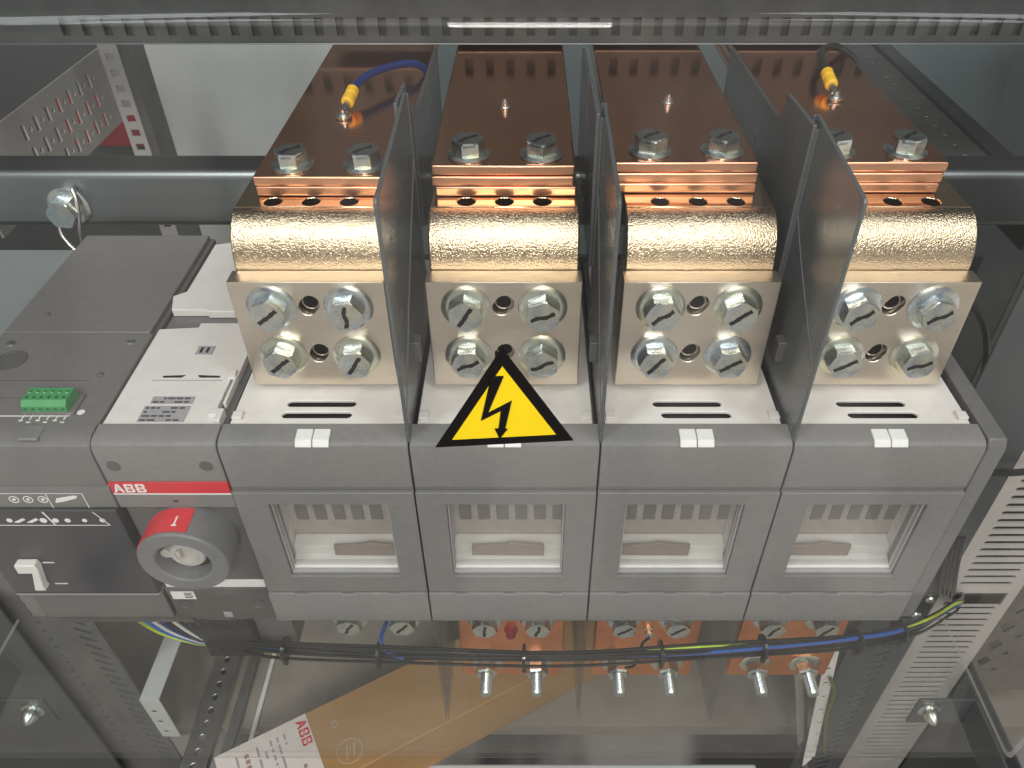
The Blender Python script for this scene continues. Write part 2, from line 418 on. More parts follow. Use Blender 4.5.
# ------------------------------------------------------------------ gilt terminal blocks
G_BLOCK = 'gilt terminal blocks'
BL = ['gilt terminal block below the busbar with the blue wire, left end of the row',
      'gilt terminal block whose lower bolts are partly covered by the triangle sign',
      'gilt terminal block right of the triangle sign, between two barriers',
      'gilt terminal block at the right end, below the busbar with the black wire']
MARKS = [(38, 90, 40, 58), (58, 18, 24, 27), (36, 40, 52, 34), (36, 30, 32, 18)]
for i in range(4):
    xc = (XB[i] + XB[i + 1]) / 2
    t = thing('terminal_block', BL[i], 'terminal', (xc, .06, .0026), G_BLOCK)
    pl = MB().box(xc - .0437, xc + .0437, .049, .0613, .0026, .0768)
    cu = MB()
    for z, ang in ((.0612, 55), (.0272, 60)):
        cu.prism(capsule(xc - .0006, z, .0032, .0052, 10, R(ang)), 'Y', .04, .0622)
    obj('clamp_plate', pl, M['satin'], t, .0005, cut=cu)
    for z in (.0612, .0272):
        hl = MB().lathe([(.0052, 0), (.0052, .0078), (.0043, .0080), (.0043, .0)], 24, (0, -1, 0), (xc - .0004, .0612, z), caps=False)
        obj('threaded_insert', hl, M['steel'], t)
        obj('bore_dark', MB().cyl((xc - .0004, .0613, z), (0, -1, 0), .0095, .0006, 24), M['hollow'], t)  # black disc painted as the dark depth of the hole
    pr = [(.0616, .0030)]
    for k in range(15):
        a = PI - (PI / 2) * k / 14
        pr.append((.0826 + .0208 * math.cos(a), .0770 + .0280 * math.sin(a)))
    pr += [(.0826, .080), (.0826, .003)]
    cb = MB().prism(pr, 'X', xc - .0420, xc + .0420)
    obj('casting', cb, M['gold'], t, .0009, ang=30)
    pb = MB().box(xc - .0418, xc + .0418, .0828, .16, .070, .1050)
    cu = MB()
    for dx in (-.0216, 0, .0216): cu.cyl((xc + dx, .0893, .060), (0, 0, 1), .0050, .06, 28)
    obj('top_pad', pb, M['pad'], t, .0006, cut=cu)
    for (dx, z), mk in zip(((-.0217, .0602), (.0217, .0602), (-.0217, .0257), (.0217, .0257)), MARKS[i]):
        bolt(t, (xc + dx, .0490, z), (0, -1, 0), mark=mk, washer_m='zinc_y' if (i + int(z * 1000)) % 3 else 'zinc')

# ------------------------------------------------------------------ copper busbars
G_BAR = 'stacked copper busbars'
BARL = ['copper busbar with a blue wire bolted on, left end of the row', 'wide copper busbar above the triangle sign, no wire on it',
        'copper busbar between the second and third barrier, no wire on it', 'copper busbar with a short black wire, right end of the row']
BC = [-.1160, -.0146, .0892, .1945]
ZT = [.1178, .1241, .1245, .1243]
YF = [.0940, .0945, .0985, .0985]
for i in range(4):
    xc = BC[i]; yf = YF[i]
    t = thing('copper_busbar', BARL[i], 'busbar', (xc, .2, .1052), G_BAR)
    n = 2 if i == 0 else 3
    z = .1053
    th = (ZT[i] - z) / n
    for k in range(n):
        dx = random.uniform(-.0012, .0012); dy = random.uniform(-.0006, .0006)
        pb = MB().box(xc - .0405 + dx, xc + .0405 + dx, yf + dy, .42, z + .0001, z + th - .0001)
        po = obj('plate', pb, M['copper'], t, .0013, seg=3)
        po.data.materials.append(M['copper_cut'])
        for f in po.data.polygons:
            if abs(f.normal.y) > .9: f.material_index = 1
        z += th
    for dx in (-.0207, .0207):
        bolt(t, (xc + dx + .0003, yf + .0145, ZT[i]), (0, 0, 1), washer_r=.0122, af=.0165, h=.0082, mark=42)
    sc = MB()
    sx, sy = ((-.1200, .1793), (-.0160, .1813), (.0895, .1881), (.1993, .1934))[i]
    sc.lathe([(.0042, 0), (.0042, .0006), (.0030, .0008), (.0030, .0030), (.0022, .0036), (.0022, .0056), (.0016, .006)], 14, (0, 0, 1), (sx, sy, ZT[i]))
    obj('screw', sc, M['zinc'], t)

# ------------------------------------------------------------------ phase barriers
G_BAR2 = 'tall barriers between the terminal blocks'
YB = [(.1190, .1450), (.1040, .1500), (.0880, .1300)]
BRL = ['dark upright barrier sheet between the first and second gilt block', 'dark upright barrier sheet just right of the triangle sign',
       'dark upright barrier sheet showing its whole wide side, in front of the rightmost gilt block']
for i in range(3):
    x = XB[i + 1]; yb, yr = YB[i]
    t = thing('phase_barrier', BRL[i], 'barrier', (x, .07, -.002), G_BAR2)
    a = MB().prism([(.0025, -.0015), (.0038, .148), (.0055, .1495), (yb - .002, .157), (yb, .155), (yb, -.0015)], 'X', x - .0011, x + .0011)
    obj('front_sheet', a, M['barrier'], t, .0008)
    sgn = -1
    b = MB().prism([(yb - .012, .06), (yb - .012, .1545), (yr - .002, .1525), (yr, .150), (yr, .06)], 'X', x + sgn * .0040 - .0011, x + sgn * .0040 + .0011)
    obj('rear_sheet', b, M['barrier'], t, .0005)
    e = MB().prism([(yr - .004, .06), (yr - .004, .1400), (yr + .02, .1310), (.285, .1285), (.288, .127), (.288, .04), (.22, .04)], 'X', x - .0016, x + .0006)
    obj('rear_extension', e, M['barrier'], t, .0004)
    r = MB()
    r.box(x - .0029, x - .0011, yb - .0115, yb - .009, .06, .152)
    r.box(x - .0018, x + .0018, yb - .0012, yb + .0012, .0, .1555)
    obj('rib', r, M['barrier'], t, .0004)
    k = MB()
    k.box(x - .0052, x + .0052, .047, .056, .022, .036)
    obj('clip', k, M['grey_dark'], t, .0006)
    gr = MB().tube([(x - .0012, yb + .0, .112), (x - .0012, .055, .085), (x - .0012, .004, .052)] if i == 2 else
                   [(x + (.0012 if i == 0 else -.0012), yb, .118), (x + (.0012 if i == 0 else -.0012), .045, .06), (x + (.0012 if i == 0 else -.0012), .005, .02)], .00035, 5)
    obj('crease', gr, M['grey_mid'], t)

G_LOWB = 'barriers hanging under the switch'
LBL = ['smoky barrier sheet hanging under the switch over the brown carton', 'smoky barrier sheet hanging between the middle and second lower copper plate',
       'smoky barrier sheet hanging left of the rightmost lower copper plate']
for i in range(3):
    x = XB[i + 1]
    a = MB().prism([(.0, -.174), (.0, -.325), (.003, -.328), (.10, -.335), (.10, -.24), (.04, -.24), (.036, -.174)], 'X', x - .001, x + .001)
    tag(obj('lower_barrier', a, M['skirt'], None, .0004), LBL[i], 'barrier', G_LOWB)

# ------------------------------------------------------------------ lower copper terminals
G_LOW = 'copper plates under the switch'
LWL = ['dull terminal mostly hidden under the leftmost switch pole', 'orange copper plate with red screw, below the pole behind the triangle sign',
       'orange copper plate with a short black wire, third under the switch', 'orange copper plate at the right end under the switch, by the grey tube']
LC = [-.1235, -.0152, .0972, .2162]
for i in range(4):
    xc = LC[i]
    zb = -.3275 if i else -.240
    t = thing('lower_terminal', LWL[i], 'terminal', (xc, .047, zb), G_LOW)
    pl = MB().box(xc - .0432, xc + .0432, .0420, .0520, zb, -.19)
    pl.box(xc - .0432, xc + .0432, .0522, .14, -.215, -.205)
    obj('plate', pl, M['copper_edge'] if i else M['steel_dark'], t, .001, seg=3)
    for dx, mk in ((-.0212, (60, 85, 38, 60)[i]), (.0215, (50, 75, 40, 55)[i])):
        bolt(t, (xc + dx, .0420, -.2423 if i else -.2385), (0, -1, 0), mark=mk)
        if i:
            p = (xc + dx - .0006, .0420, -.3072)
            rr = .0165 / math.sqrt(3)
            nb = MB().lathe([(rr * .9, .0016), (rr, .0028), (rr, .0105), (rr * .88, .0118), (.0050, .0118)], 6, (0, -1, 0), p, random.random())
            nut = obj('nut', nb, M['zinc'], t, ang=20, origin=p)
            obj('washer', MB().lathe([(.0135, 0), (.0135, .0009), (.0125, .0016), (.008, .0018)], 32, (0, -1, 0), p), M['zinc_y'], nut)
            pr = [(.0050, .0115)]
            z = .012
            while z < .0275:
                pr += [(.0043, z), (.0051, z + .0009)]; z += .0018
            pr += [(.0044, z), (.0036, z + .0012)]
            obj('stud', MB().lathe(pr, 18, (0, -1, 0), p), M['zinc'], nut, ang=15)
    if i == 1:
        obj('sense_screw', MB().lathe([(.0055, 0), (.0055, .0014), (.004, .002), (.004, .006), (.003, .007)], 16, (0, -1, 0), (xc - .0005, .042, -.2562)), M['redplate'], t)
    if i == 2:
        obj('sense_screw', MB().lathe([(.0042, 0), (.0042, .0014), (.0032, .002), (.0032, .006), (.002, .007)], 16, (0, -1, 0), (xc + .0000, .042, -.255)), M['zinc'], t)
        obj('sense_wire', MB().tube([(xc, .034, -.255), (xc - .006, .030, -.257), (xc - .013, .015, -.262), (xc - .022, .008, -.255)], .0012), M['blackwire'], t)

# ------------------------------------------------------------------ wires on the busbars
def lug_wire(name, label, p, zt, path, m):
    t = thing(name, label, 'wire', p)
    d = Vector(path[1]) - Vector(path[0]); d.normalize()
    s = Vector(path[0])
    obj('ring_lug', MB().lathe([(.0050, 0), (.0050, .0010), (.0024, .0010)], 18, (0, 0, 1), (p[0], p[1], zt + .0009)), M['zinc'], t)
    mb = MB(); mb.lathe([(.0022, 0), (.0022, .0095)], 14, d, s - d * .0085); obj('barrel', mb, M['zinc'], t)
    mb = MB(); mb.lathe([(.0034, 0), (.0042, .0008), (.0042, .0055), (.0036, .0062), (.0036, .0085), (.0040, .009), (.0040, .0150), (.0032, .0158)], 16, d, s)
    obj('crimp_sleeve', mb, M['crimp'], t)
    q = [s + d * .014] + [Vector(k) for k in path[1:]]
    obj('sheath', MB().tube(q, .0026, 10), m, t)
    return t
lug_wire('blue_wire', 'blue wire with yellow crimp sleeve bolted to the left copper busbar', (-.1200, .1793, .1178), .1178,
         [(-.1188, .189, .1235), (-.1165, .207, .128), (-.1080, .226, .130), (-.094, .245, .1290), (-.082, .256, .1265), (-.0738, .263, .117), (-.0732, .266, .10), (-.0732, .268, .06)], M['bluewire'])
lug_wire('black_wire', 'short black wire with yellow crimp sleeve on the right copper busbar', (.1993, .1934, .1243), .1243,
         [(.1985, .203, .1300), (.1985, .219, .134), (.2005, .240, .136), (.208, .262, .134), (.226, .282, .130), (.246, .290, .115), (.256, .295, .08)], M['blackwire'])

# ------------------------------------------------------------------ operating mechanism with rotary knob
t = thing('operating_mechanism', 'white topped grey drive unit with red stripe and round knob', 'switch drive', (-.2154, .1, -.235))
x0, x1 = -.2511, -.1797
obj('upper_cover', MB().prism([(.0, -.0315), (.0, -.0058), (.0012, -.0022), (.0045, .0), (.016, .0012), (.016, -.0315)], 'X', x0, x1), M['grey'], t, .0006)
obj('red_stripe', MB().box(x0 + .0003, x1 - .0003, -.0004, .012, -.0412, -.0316), M['red'], t, .0003)
obj('stripe_edge', MB().box(x0 + .0003, x1 - .0003, -.0001, .012, -.0426, -.0413), M['white_clean'], t)
obj('lower_trim', MB().box(x0, x1, .0, .012, -.0545, -.0427), M['grey'], t, .0006)
obj('maker_lettering', MB().box(x0 + .0345, x0 + .0375, -.0002, .001, -.0495, -.0475), M['print'], t)
def block_letters(org, F, h, gap, parent, m, name):
    """A B B drawn as heavy block capitals split by a fine cross"""
    mb = MB(); mb.M = F
    w = h * .88
    def cut_poly(polys, x):
        for p in polys: mb.prism([(x + a * w, b * h) for a, b in p], 'Z', -.0001, .0003)
    Apoly = [[(0, 0), (.22, 0), (.345, .26), (.47, .26), (.47, .40), (.40, .40), (.47, .56), (.47, 1), (.36, 1)],
             [(1, 0), (.78, 0), (.655, .26), (.53, .26), (.53, .40), (.60, .40), (.53, .56), (.53, 1), (.64, 1)]]
    Bpoly = [[(.04, 0), (.47, 0), (.47, .17), (.26, .17), (.26, .40), (.47, .40), (.47, .47), (.04, .47)],
             [(.53, 0), (.80, 0), (.95, .12), (.95, .36), (.84, .47), (.53, .47), (.53, .40), (.68, .40), (.74, .34), (.74, .22), (.68, .17), (.53, .17)],
             [(.04, .53), (.47, .53), (.47, .60), (.26, .60), (.26, .83), (.47, .83), (.47, 1), (.04, 1)],
             [(.53, .53), (.82, .53), (.92, .62), (.92, .88), (.78, 1), (.53, 1), (.53, .83), (.66, .83), (.71, .78), (.71, .66), (.66, .60), (.53, .60)]]
    cut_poly(Apoly, 0); cut_poly(Bpoly, w + gap); cut_poly(Bpoly, 2 * (w + gap))
    return obj(name, mb, m, parent, smooth=False)
block_letters(None, FRONT(x0 + .0022, -.0006, -.0398), .0070, .0006, t, M['white_clean'], 'lettering')
for dx in (.0085, .0625):
    o = MB().lathe([(.0047, .0), (.0047, -.0010), (.0036, -.0010), (.0036, .0002)], 24, (0, -1, 0), (x0 + dx, -.0004, -.0178), caps=True)
    o = MB().lathe([(.0040, -.0001), (.0040, .0003), (.0001, .0003)], 24, (0, -1, 0), (x0 + dx, .0, -.0178))
    obj('recess_plug', o, M['grey_dark'], t)
# lower face, set back a little
lp = MB().box(x0 + .001, x1 - .0005, .003, .030, -.1345, -.0546)
obj('knob_panel', lp, M['grey_dark'], t, .0008)
obj('white_strip', MB().box(x0 + .002, x1 - .001, .0018, .02, -.1395, -.1320), M['white_clean'], t, .0005)
lf = MB().prism([(x0 + .0005, -.1396), (x1 - .0003, -.1396), (x1 - .0003, -.1770), (x1 - .018, -.1772), (x0 + .028, -.1790), (x0 + .012, -.1770), (x0 + .0005, -.1700)], 'Y', .0012, .03)
obj('lower_cover', lf, M['grey_dark'], t, .0008)
for dx in (.0095, .0610):
    o = MB().lathe([(.0050, .0002), (.0050, .0006), (.0040, .0006), (.0036, .0001), (.0001, .0001)], 24, (0, -1, 0), (x0 + dx, .0012, -.1580))
    obj('recess_plug', o, M['grey_dark'], t)
obj('catch', MB().box(x0 + .034, x0 + .040, .0004, .004, -.1735, -.168), M['label'], t, .0003)
st = MB().box(x0 + .0035, x0 + .0195, .0008, .0014, -.1520, -.1435)
so = obj('sticker', st, M['white_clean'], t)
ln = MB()
for k in range(4):
    z = -.1448 - k * .0017; ln.box(x0 + .0125, x0 + .0185 - (k % 2) * .0012, .0006, .0009, z - .0004, z + .0003)
obj('print', ln, M['print'], so, smooth=False)
db = MB().prism([(-.2480, -.1795), (-.2075, -.1795), (-.2070, -.2400), (-.2475, -.2400)], 'Y', .0085, .05)
obj('black_box', db, M['black'], t, .0012)  # plain black box under the knob face
# knob
kx, kz, kr = -.2130, -.0815, .0276
ky = -.0215
kb = MB().lathe([(kr * .98, .0), (kr, .002), (kr, .0235), (kr * .965, .0248), (kr * .66, .0248), (kr * .615, .0238), (kr * .60, .014), (.0004, .0135)], 56, (0, -1, 0), (kx, .0030, kz))
kn = obj('rotary_knob', kb, M['knob'], t, ang=35)
rs = MB()
def arc_shell(mb, a0, a1, r, y0, y1, th=.0005, n=18):
    for i in range(n):
        A = a0 + (a1 - a0) * i / n; B = a0 + (a1 - a0) * (i + 1) / n
        p = [(kx + rr_ * math.cos(q), y, kz + rr_ * math.sin(q)) for rr_ in (r, r + th) for q in (A, B) for y in (y0, y1)]
        # r:A:y0,y1,B:y0,y1 ; r+th ...
        v = [mb.v(k) for k in p]
        for f in ((4, 5, 7, 6), (0, 2, 3, 1), (0, 4, 6, 2), (1, 3, 7, 5)): mb.bm.faces.new([v[j] for j in f])
arc_shell(rs, R(73), R(174), kr, -.0192, -.0010)
obj('red_sector', rs, M['red'], kn, smooth=False)
im = MB(); arc_shell(im, R(89), R(91.0), kr + .0005, -.0150, -.0080, .0003, 2); arc_shell(im, R(87), R(93), kr + .0005, -.0152, -.0142, .0003, 2)
obj('on_mark', im, M['white_clean'], kn, smooth=False)
hub = MB().lathe([(.0112, 0), (.0112, .0048), (.0102, .0060), (.0075, .0060), (.0070, .0022), (.0001, .0022)], 28, (0, -1, 0), (kx + .0010, -.0105, kz + .001))
obj('hub', hub, M['ladder'], kn)
obj('recess_dark', MB().lathe([(kr * .59, 0), (kr * .59, .0005), (.0100, .0006)], 40, (0, -1, 0), (kx, -.0106, kz)), M['black'], kn)  # black disc put in as shade around the hub
hk = MB().box(kx - .0135, kx - .0035, -.0158, -.0106, kz - .002, kz + .004)
hk.cyl((kx - .0125, -.0106, kz + .001), (0, -1, 0), .0036, .0048, 18)
obj('latch', hk, M['ladder'], kn, .0004)
obj('slot', MB().box(kx - .0015, kx + .0035, -.0120, -.0108, kz - .0005, kz + .0055), M['steel_dark'], kn)
# white top in two stepped pieces
wt = MB().prism([(x0 + .001, .0165), (x1 - .0045, .0165), (x1 - .0045, .030), (x1 - .0075, .032), (x1 - .0075, .060), (x1 - .0035, .062), (x1 - .0035, .1155), (x1 - .018, .1155), (x1 - .018, .1175), (x1 - .045, .1175), (x1 - .045, .1125), (x0 + .0005, .1105)], 'Z', -.006, -.0003)
obj('top_cover', wt, M['white'], t, .0006)
wr = MB().prism([(x0 + .001, .1330), (x1 - .045, .1330), (x1 - .045, .1310), (x1 - .012, .1310), (x1 - .012, .1335), (x1 - .003, .1335), (x1 - .003, .232), (x0 + .020, .232), (x0 + .020, .226), (x0 + .004, .222), (x0 + .004, .156), (x0 - .004, .150), (x0 - .001, .140)], 'Z', -.006, -.0002)
obj('rear_cover', wr, M['white'], t, .0006)
bd = MB().box(x0, x1, .0165, .2345, -.235, -.0065)
obj('housing', bd, M['grey_mid'], t)
g = MB()
g.box(x1 - .0285, x1 - .003, .1870, .1878, -.0003, .0001)
g.box(x1 - .0290, x1 - .0283, .1870, .1905, -.0003, .0001)
g.box(x0 + .016, x1 - .012, .0560, .0566, -.0004, .0000)
obj('groove', g, M['label'], t, smooth=False)
rd = MB(); rd.box(x1 - .0050, x1 - .0015, .017, .028, -.004, .0026); rd.box(x1 - .0048, x1 - .0030, .034, .060, -.004, .0012); rd.box(x1 - .009, x1 - .0045, .0570, .0650, -.0005, .0016)
rd.box(x1 - .0105, x1 - .0042, .0225, .0285, -.0005, .0020)
obj('edge_rib', rd, M['white'], t, .0006)
sw = MB().box(x1 - .0375, x1 - .0265, .0820, .0910, -.0004, .0003); sw_o = obj('switch_window', sw, M['label'], t, .0003)
k = MB(); k.box(x1 - .0350, x1 - .0335, .0838, .0892, .0002, .0006); k.box(x1 - .0310, x1 - .0295, .0838, .0892, .0002, .0006); obj('dip', k, M['black'], sw_o)
k = MB(); k.prism([(x1 - .0500, .0592), (x1 - .0385, .0592), (x1 - .0365, .0612), (x1 - .0500, .0605)], 'Z', -.0004, .0002); k.prism([(x1 - .0285, .0612), (x1 - .0270, .0592), (x1 - .0145, .0592), (x1 - .0145, .0605)], 'Z', -.0004, .0002)
obj('slit', k, M['black'], t)
for (a, b, y0_, y1_, nl) in ((x0 + .0225, x0 + .0480, .0345, .0410, 2), (x0 + .0205, x0 + .0480, .0185, .0325, 4)):
    s = obj('rating_label', MB().box(a, b, y0_, y1_, -.0004, .0001), M['label'], t)
    k = MB(); rnd = random.Random(nl)
    for q in range(nl):
        y = y1_ - (y1_ - y0_) * (q + .6) / nl; xx = a + .0012
        while xx < b - .004:
            wdt = rnd.uniform(.0012, .005)
            if rnd.random() < .8: k.box(xx, min(xx + wdt, b - .001), y - .0006, y + .0007, .0, .0003)
            xx += wdt + .0010
    obj('print', k, M['print'], s, smooth=False)

# ------------------------------------------------------------------ motor operator
LV = [(-.3329, -.1019), (-.3200, -.1019), (-.3200, -.1095), (-.3335, -.1105), (-.3225, -.1292), (-.3300, -.1292)]
t = thing('motor_operator', 'dark grey motor drive with green plug and blue-black front panel', 'motor drive', (-.298, .1, -.20))
x0, x1 = -.3540, -.2522
obj('rim', MB().prism([(.0, -.0350), (.0, -.0090), (.0015, -.0035), (.0065, .0), (.016, .0008), (.016, -.0350)], 'X', x0, x1), M['grey_mid'], t, .0006)
obj('upper_face', MB().prism([(.0, -.0545), (.0, -.0395), (.0015, -.0355), (.012, -.0355), (.012, -.0545)], 'X', x0, x1), M['grey_mid'], t, .0006)
pn = obj('front_panel', MB().box(x0 + .003, x1 - .0012, -.0022, .012, -.1415, -.0550), M['navy'], t, .0007)
obj('panel_edge', MB().box(x0 + .003, x1 - .0012, -.0024, .0, -.1424, -.1416), M['label'], t)
obj('lower_face', MB().prism([(.0, -.1730), (.0, -.1425), (.02, -.1425), (.02, -.1730)], 'X', x0 + .011, x1 - .0004), M['grey_mid'], t, .0006)
obj('corner_post', MB().box(x0, x0 + .0105, .0008, .02, -.1735, -.1425), M['grey'], t, .0006)
obj('housing', MB().box(x0, x1, .0165, .2365, -.205, -.0035), M['grey_dark'], t, .0006)
tp1 = MB().box(x0, x1 - .0005, .0165, .1060, -.0034, -.0003); obj('top_cover', tp1, M['motor_top'], t, .0008)
tp2 = MB().box(x0, x1 - .0035, .1066, .2362, -.0034, -.0001); obj('rear_cover', tp2, M['motor_top'], t, .0008)
g = MB(); g.box(x0, x1 - .024, .0560, .0565, -.0006, .0); g.box(x0, x1 - .020, .0395, .0399, -.0006, .0)
obj('top_print', MB().box(x0 + .01, x1 - .020, .0235, .0240, -.0004, .0001).box(x1 - .0205, x1 - .0198, .0235, .036, -.0004, .0001), M['white_clean'], t)
obj('groove', g, M['grey_dark'], t, smooth=False)
for sx, sy, r_ in ((-.3425, .094, .0030), (-.2640, .0960, .0030), (-.2700, .0620, .0022), (-.3535 + .02, .127, .002)):
    obj('screw', MB().lathe([(r_, 0), (r_, .0006), (r_ * .7, .0011), (.0005, .0011)], 16, (0, 0, 1), (sx, sy, -.0003)), M['zinc'] if r_ > .0025 else M['grey_dark'], t)
    if r_ > .0025:
        pass
obj('round_cap', MB().lathe([(.0098, .0), (.0098, .0006), (.0084, .0006), (.0082, .0001), (.0001, .0001)], 32, (0, 0, 1), (-.3335, .0765, -.0003)), M['grey_dark'], t)
obj('rim_notch', MB().box(-.2925, -.2812, .003, .0145, -.001, .0013), M['grey'], t, .0008)
# green plug, two rows of six
gp = MB().prism([(.0260, .0), (.0260, .0050), (.0290, .0080), (.0400, .0080), (.0408, .007), (.0408, .0)], 'X', -.3000, -.2735)
cu = MB()
for q in range(6):
    xx = -.2978 + q * .0044
    cu.box(xx - .0011, xx + .0011, .0305, .0335, .0050, .02)
    cu.cyl((xx, .0375, .0050), (0, 0, 1), .0012, .02, 10)
    cu.cyl((xx, .02, .0026), (0, 1, 0), .0012, .0075, 10)
gp_o = obj('plug', gp, M['green'], t, .0005, cut=cu)
k = MB()
for q in range(6):
    xx = -.2978 + q * .0044; k.cyl((xx, .0352, .0081), (0, 0, 1), .0004, .0002, 8)
obj('plug_mark', k, M['white_clean'], gp_o)
obj('plug_base', MB().box(-.3020, -.2700, .0245, .0425, -.0003, .0012), M['motor_top'], t, .0006)
k = MB()
for q in range(6):
    xx = -.2990 + q * .0050; k.box(xx - .0003, xx + .0003, .0205, .0255, -.0004, .0001); k.box(xx - .0012, xx + .0012, .0195 - (q % 2) * .0015, .0202 - (q % 2) * .0015, -.0004, .0001)
k.lathe([(.0022, 0), (.0022, .0002), (.0014, .0002)], 16, (0, 0, 1), (-.2668, .027, -.0002))
obj('terminal_print', k, M['white_clean'], t, smooth=False)
# printed symbols on the face
k = MB()
def disc(x, z, r, y): k.lathe([(r, 0), (r, .0003)], 18, (0, -1, 0), (x, y, z))
def hoop(x, z, r, y, w_=.0006): k.lathe([(r, 0), (r, .0003), (r - w_, .0003), (r - w_, 0)], 20, (0, -1, 0), (x, y, z), caps=False)
ya, yb = .0001, -.0021
zt, zl = -.0470, -.0640
for q, xx in enumerate((-.3395, -.3255, -.3130, -.3045, -.2955)):
    if q in (2, 3, 4): hoop(xx, zt, .0030, ya); disc(xx, zt, .0011, ya)
    else: k.prism([(xx - .0025, zt + .0022), (xx + .0025, zt + .0022), (xx, zt - .0028)], 'Y', ya - .0003, ya)
for xx in (-.2920, -.2700): k.box(xx - .00025, xx + .00025, ya - .0003, ya, -.0545, -.0415)
k.box(-.352, -.2700, ya - .0003, ya, -.0418, -.0415)
k.prism([(-.2890, zt - .003), (-.2870, zt + .001), (-.2760, zt + .0035), (-.2735, zt + .0030), (-.2750, zt + .001), (-.284, zt - .002)], 'Y', ya - .0003, ya)
for xx, s in ((-.3460, .0020), (-.3220, .0018), (-.3010, .0022), (-.2935, .0020), (-.2860, .0018), (-.2755, .0015), (-.2645, .0018)): disc(xx, zl, s, yb)
for xx in (-.3160, -.3080): k.prism([(xx - .004, zl - .0018), (xx + .003, zl + .0022), (xx + .0042, zl + .0006), (xx - .001, zl - .0022)], 'Y', yb - .0003, yb)
k.prism([(-.2990, -.0560), (-.2980, -.0560), (-.2945, -.0690), (-.2955, -.0690)], 'Y', yb - .0003, yb)
k.box(-.349, -.2612, yb - .0003, yb, -.0688, -.0684); k.prism([(-.2680, -.0560), (-.2675, -.0560), (-.2610, -.0686), (-.2616, -.0686)], 'Y', yb - .0003, yb)
obj('panel_symbols', k, M['white_clean'], pn, smooth=False)
k = MB(); k.box(-.3375, -.3315, yb - .0006, yb, zl - .0036, zl + .0022)
obj('padlock_symbol', k, M['padlock'], pn, .0008)
k = MB(); hoop(-.3345, zl + .0042, .0026, yb, .0008); obj('padlock_shackle', k, M['white_clean'], pn)
k = MB(); rnd = random.Random(3)
for z, a, b in ((-.1065, -.3185, -.3110), (-.1295, -.3195, -.3110)):
    x = a
    while x < b:
        w_ = rnd.uniform(.0006, .0016); k.box(x, min(b, x + w_), yb - .0003, yb, z - .0005, z + .0006); x += w_ + .0004
obj('print', k, M['white_clean'], pn, smooth=False)
lv = MB().prism([(LV[0][0], LV[0][1]), (LV[1][0], LV[1][1]), (LV[1][0] + .0010, LV[1][1] - .0040), (LV[4][0] - .0005, LV[4][1] + .0035), (LV[4][0], LV[4][1]), (LV[5][0], LV[5][1]), (LV[5][0] + .0008, LV[5][1] + .0030), (LV[1][0] - .0045, LV[2][1] - .0010), (LV[3][0], LV[3][1])], 'Y', -.0085, -.0025)
lv.M = Matrix.Identity(4)
obj('hand_lever', lv, M['white'], pn, .0008)

# grey trunking along the left side of the motor drive
tag(obj('cable_trunking', MB().box(-.47, -.3565, .02, .235, -.06, -.012), M['panel'], None, .002), 'flat grey trunking lid left of the motor drive', 'trunking')

# ------------------------------------------------------------------ wires
G_W = None
t = thing('wire_harness', 'tied bundle of black, blue and yellow-green wires running under the switch', 'cable', (.07, .004, -.225))
spine = [(-.262, .030, -.214), (-.225, .014, -.224), (-.190, .006, -.2230), (-.0976, .0015, -.2225), (.0225, -.0012, -.2225), (.128, .003, -.2205), (.2435, .0107, -.2205), (.300, .026, -.2260), (.350, .060, -.2520), (.390, .099, -.2950), (.398, .150, -.320)]
rnd = random.Random(11)
WM = ['blackwire', 'blackwire', 'blackwire', 'blackwire', 'blackwire', 'blackwire', 'violet', 'bluewire2', 'ygwire', 'blackwire', 'bluewire2', 'blackwire', 'blackwire']
for q in range(13):
    row = (q % 6) * .8 + .0; lay = q // 6
    off = [(rnd.uniform(-.0007, .0007), (row - 2) * .0034 + rnd.uniform(-.0019, .0019)) for _ in spine]
    col = WM[q]
    # the coloured wires come to the top of the bundle only past the third copper plate
    pts = []
    for j, (p, (dy, dz)) in enumerate(zip(spine, off)):
        lift = 0
        if col == 'ygwire': lift = (-.003, -.003, -.003, -.003, -.0002, .0062, -.0015, .0078, .0078, .005, 0)[j]
        if col in ('violet', 'bluewire2'): lift = (-.003, -.003, -.003, -.003, -.002, .0005, .0066, .0052, .0046, .003, 0)[j] - (.0016 if q == 10 else 0)
        hide = .004 if (col != 'blackwire' and (j < 5 or (col == 'ygwire' and j == 6))) else 0
        zz = dz if col == 'blackwire' else dz * .3
        pts.append((p[0], p[1] - lay * .0018 + dy + hide, p[2] + zz + lift))
    obj('wire', MB().tube(pts, .00118, 8, 8), M[col], t)
def seg_at(x):
    for a, b in zip(spine, spine[1:]):
        if a[0] <= x <= b[0]:
            f = (x - a[0]) / (b[0] - a[0]); return Vector(a).lerp(Vector(b), f), (Vector(b) - Vector(a)).normalized()
for x in (-.185, -.1135, -.0045, .0985, .1760, .2480, .286):
    p, d = seg_at(x)
    mb = MB(); mb.M = Matrix.Translation((0, -.0011, .0005))
    mb.lathe([(.0086, -.0012), (.0093, -.0012), (.0093, .0012), (.0086, .0012)], 18, d, p)
    mb.box(p.x - .0016, p.x + .0016, p.y - .0075, p.y - .0045, p.z - .0102, p.z - .0050)
    obj('cable_tie', mb, M['blackwire'], t)
tag(obj('blue_lead', MB().tube([(-.1110, .036, -.225), (-.1125, .010, -.2150), (-.1105, .0035, -.2180), (-.104, .001, -.2235), (-.095, -.0005, -.2260)], .0017, 8), M['bluewire2'], None),
    'thin blue wire dropping from the leftmost switch pole into the wire bundle', 'wire')
t = thing('control_wires', 'fan of yellow-green, blue, white and black wires under the motor drive', 'cable', (-.275, .03, -.23))
